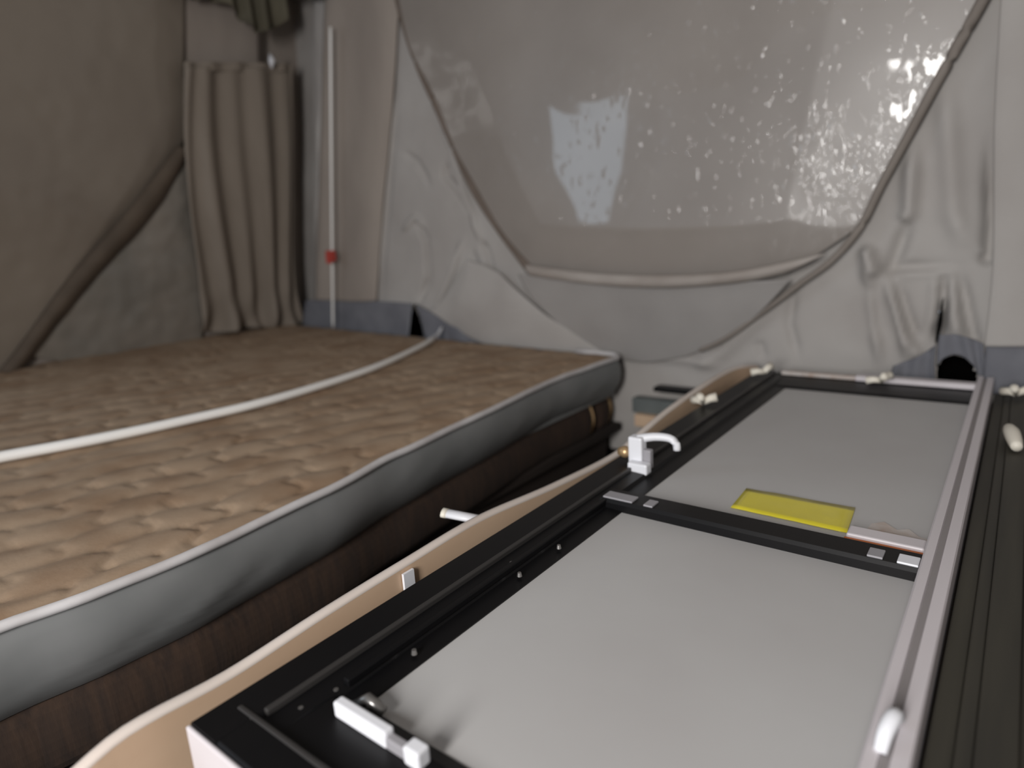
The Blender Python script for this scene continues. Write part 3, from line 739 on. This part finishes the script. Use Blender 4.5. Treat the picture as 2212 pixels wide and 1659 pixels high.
# ================================================================== tan board on edge beside the door
bt = [(-0.735,2.090,0.020), (-0.735,1.888,0.020), (-0.735,1.620,0.006), (-0.735,1.451,-0.013), (-0.735,1.304,-0.030), (-0.735,1.047,-0.016), (-0.735,0.810,0.006), (-0.735,0.627,0.004), (-0.735,0.466,-0.001), (-0.735,0.326,-0.009), (-0.735,0.232,-0.004), (-0.735,0.192,-0.006), (-0.735,0.154,-0.017)]
bt = [(-0.712, 2.285, -0.004), (-0.722, 2.20, 0.012)] + bt + [(-0.74, 0.10, -0.04), (-0.745, 0.02, -0.10)]
eb = thing('edge_board', 'tan laminate board with a painted edge highlight standing bowed beside the black door', 'board', (-0.74, 1.2, -0.2))
tp = resample(bt, 120)
bm = bmesh.new(); V = []
for p in tp:
    xo = 0.012*math.sin(p.y*2.6)
    V.append([bm.verts.new((p.x+dx, p.y, z)) for dx, z in ((0.005, -0.22), (0.005, p.z-0.006), (-0.014, p.z-0.006), (-0.014, -0.22))])
for A, B in zip(V, V[1:]):
    for j in range(4): bm.faces.new((A[j], A[(j+1) % 4], B[(j+1) % 4], B[j]))
bm.faces.new(V[0]); bm.faces.new(V[-1])
link('board_face', bm, 'tan_board', eb)
link('highlight_strip', tube([(p.x-0.004, p.y, p.z-0.006) for p in tp], 0.0095, 8, flat=0.7), 'edge_highlight', eb, smooth=True)  # off-white tube paints the highlight along the board's top edge
fl = [(-0.728,0.614,-0.023)][0]
link('paper_tag', box(fl[0], fl[0]+0.0045, fl[1]-0.008, fl[1]+0.014, fl[2]-0.014, fl[2]+0.014), 'white', eb)
# carcass that carries the door and the board, dark, below
cab = thing('low_cabinet', 'dark cabinet carrying the lying door, mostly hidden beneath it', 'cabinet', (-0.3, 1.2, -0.9))
link('carcass', box(-0.695, 0.0, 0.25, 2.34, -0.9, -TH-0.002), 'dark_wood', cab)

# dark ribbed panel right of the door
dp = thing('ribbed_panel', 'dark olive ribbed panel lying to the right of the white rail', 'panel', (0.2, 1.2, -0.1))
for i, (x0, x1, z) in enumerate(((-0.036, -0.012, -0.050), (-0.012, 0.004, -0.040), (0.004, 0.040, -0.034), (0.040, 0.060, -0.044), (0.060, 0.30, -0.038))):
    link('rib', box(x0, x1, 0.05, 2.34, -0.078, z), 'dark_green', dp, bevel=0.002)
link('side_strip', box(0.050, 0.058, 0.05, 2.2, -0.05, -0.012), 'dark_red', dp, bevel=0.002)

# ================================================================== small white clips
def knuckle(label, p, ang, s=1.0, lobes=3):
    p = Vector(p)
    bm = bmesh.new()
    for k, (l, dz, r) in enumerate(((0.026, 0.010, 0.0085), (0.030, -0.002, 0.0080), (0.022, 0.016, 0.0075))[:lobes]):
        a = ang + (0, 2.3, 4.3)[k]
        d = Vector((math.cos(a)*l, math.sin(a)*l, dz))*s
        tube([p, p+d*0.5+Vector((0, 0, 0.003)), p+d], lambda t, r=r: s*r*(0.8+0.35*t), 8, bm)
    o = link('plastic_clip', bm, 'cream', None, smooth=True)
    return tag(o, label, 'clip', 'white plastic clips around the door')
knuckle('cream plastic clip on the tan board beside the far panel', Vector([(-0.671,1.690,0.012)][0]), 0.4, 1.35)
knuckle('cream plastic clip at the far left corner of the black door', Vector([(-0.623,2.066,0.024)][0]), 1.2, 1.3, 2)
knuckle('cream plastic clip midway along the far white lip of the door', Vector([(-0.299,2.087,0.020)][0]), 0.9, 1.25)
knuckle('cream plastic clip right of the white rail against the hem', Vector([(0.013,2.204,-0.014)][0]), 0.2, 1.3)
o = link('plastic_clip', tube(resample([Vector([(0.004,1.856,-0.018)][0])+Vector((0, 0, 0.002)), Vector([(0.012,1.782,-0.018)][0])+Vector((0, 0, 0.008)), Vector([(0.022,1.711,-0.018)][0])], 12), lambda t: 0.006+0.010*math.sin(0.3+2.4*t), 10), 'cream', None, smooth=True)
tag(o, 'smooth white plastic lug lying on the dark ribbed panel', 'clip', 'white plastic clips around the door')

# white bar poking out behind the board
wb0 = Vector([(-0.830,0.813,-0.011)][0]); wb1 = Vector([(-0.760,0.843,-0.022)][0])
sb = thing('support_bar', 'short white bar sticking out behind the tan board over the dark gap', 'bar', tuple(wb1))
dv = (wb1-wb0).normalized()
link('bar', tube([wb0, wb0.lerp(wb1, 0.5), wb1], 0.0125, 10, flat=0.6), 'white', sb, smooth=True)
link('end_cap', tube([wb0-dv*0.006, wb0+dv*0.004], 0.0135, 10, flat=0.62), 'cream', sb, smooth=True)

# metal track at the foot of the end wall
tr = thing('metal_track', 'dark green metal track at the foot of the end wall behind the tan board', 'track', (-0.98, 2.33, -0.2))
a = [(-1.220,2.330,-0.214)][0]; b = [(-0.853,2.330,-0.172)][0]
link('channel', box(a[0], b[0], 2.31, 2.36, a[2]-0.03, a[2]+0.03), 'track', tr, bevel=0.003)
a2 = [(-1.110,2.300,-0.129)][0]; b2 = [(-0.949,2.300,-0.135)][0]
link('top_flange', box(a2[0], b2[0]+0.06, 2.28, 2.33, b2[2]-0.004, b2[2]+0.014), 'black_frame', tr, bevel=0.002)
a3 = [(-1.195,2.280,-0.243)][0]
link('wood_strip', box(a3[0], -0.86, 2.28, 2.32, a3[2]-0.05, a3[2]), 'tan_board', tr, bevel=0.003)
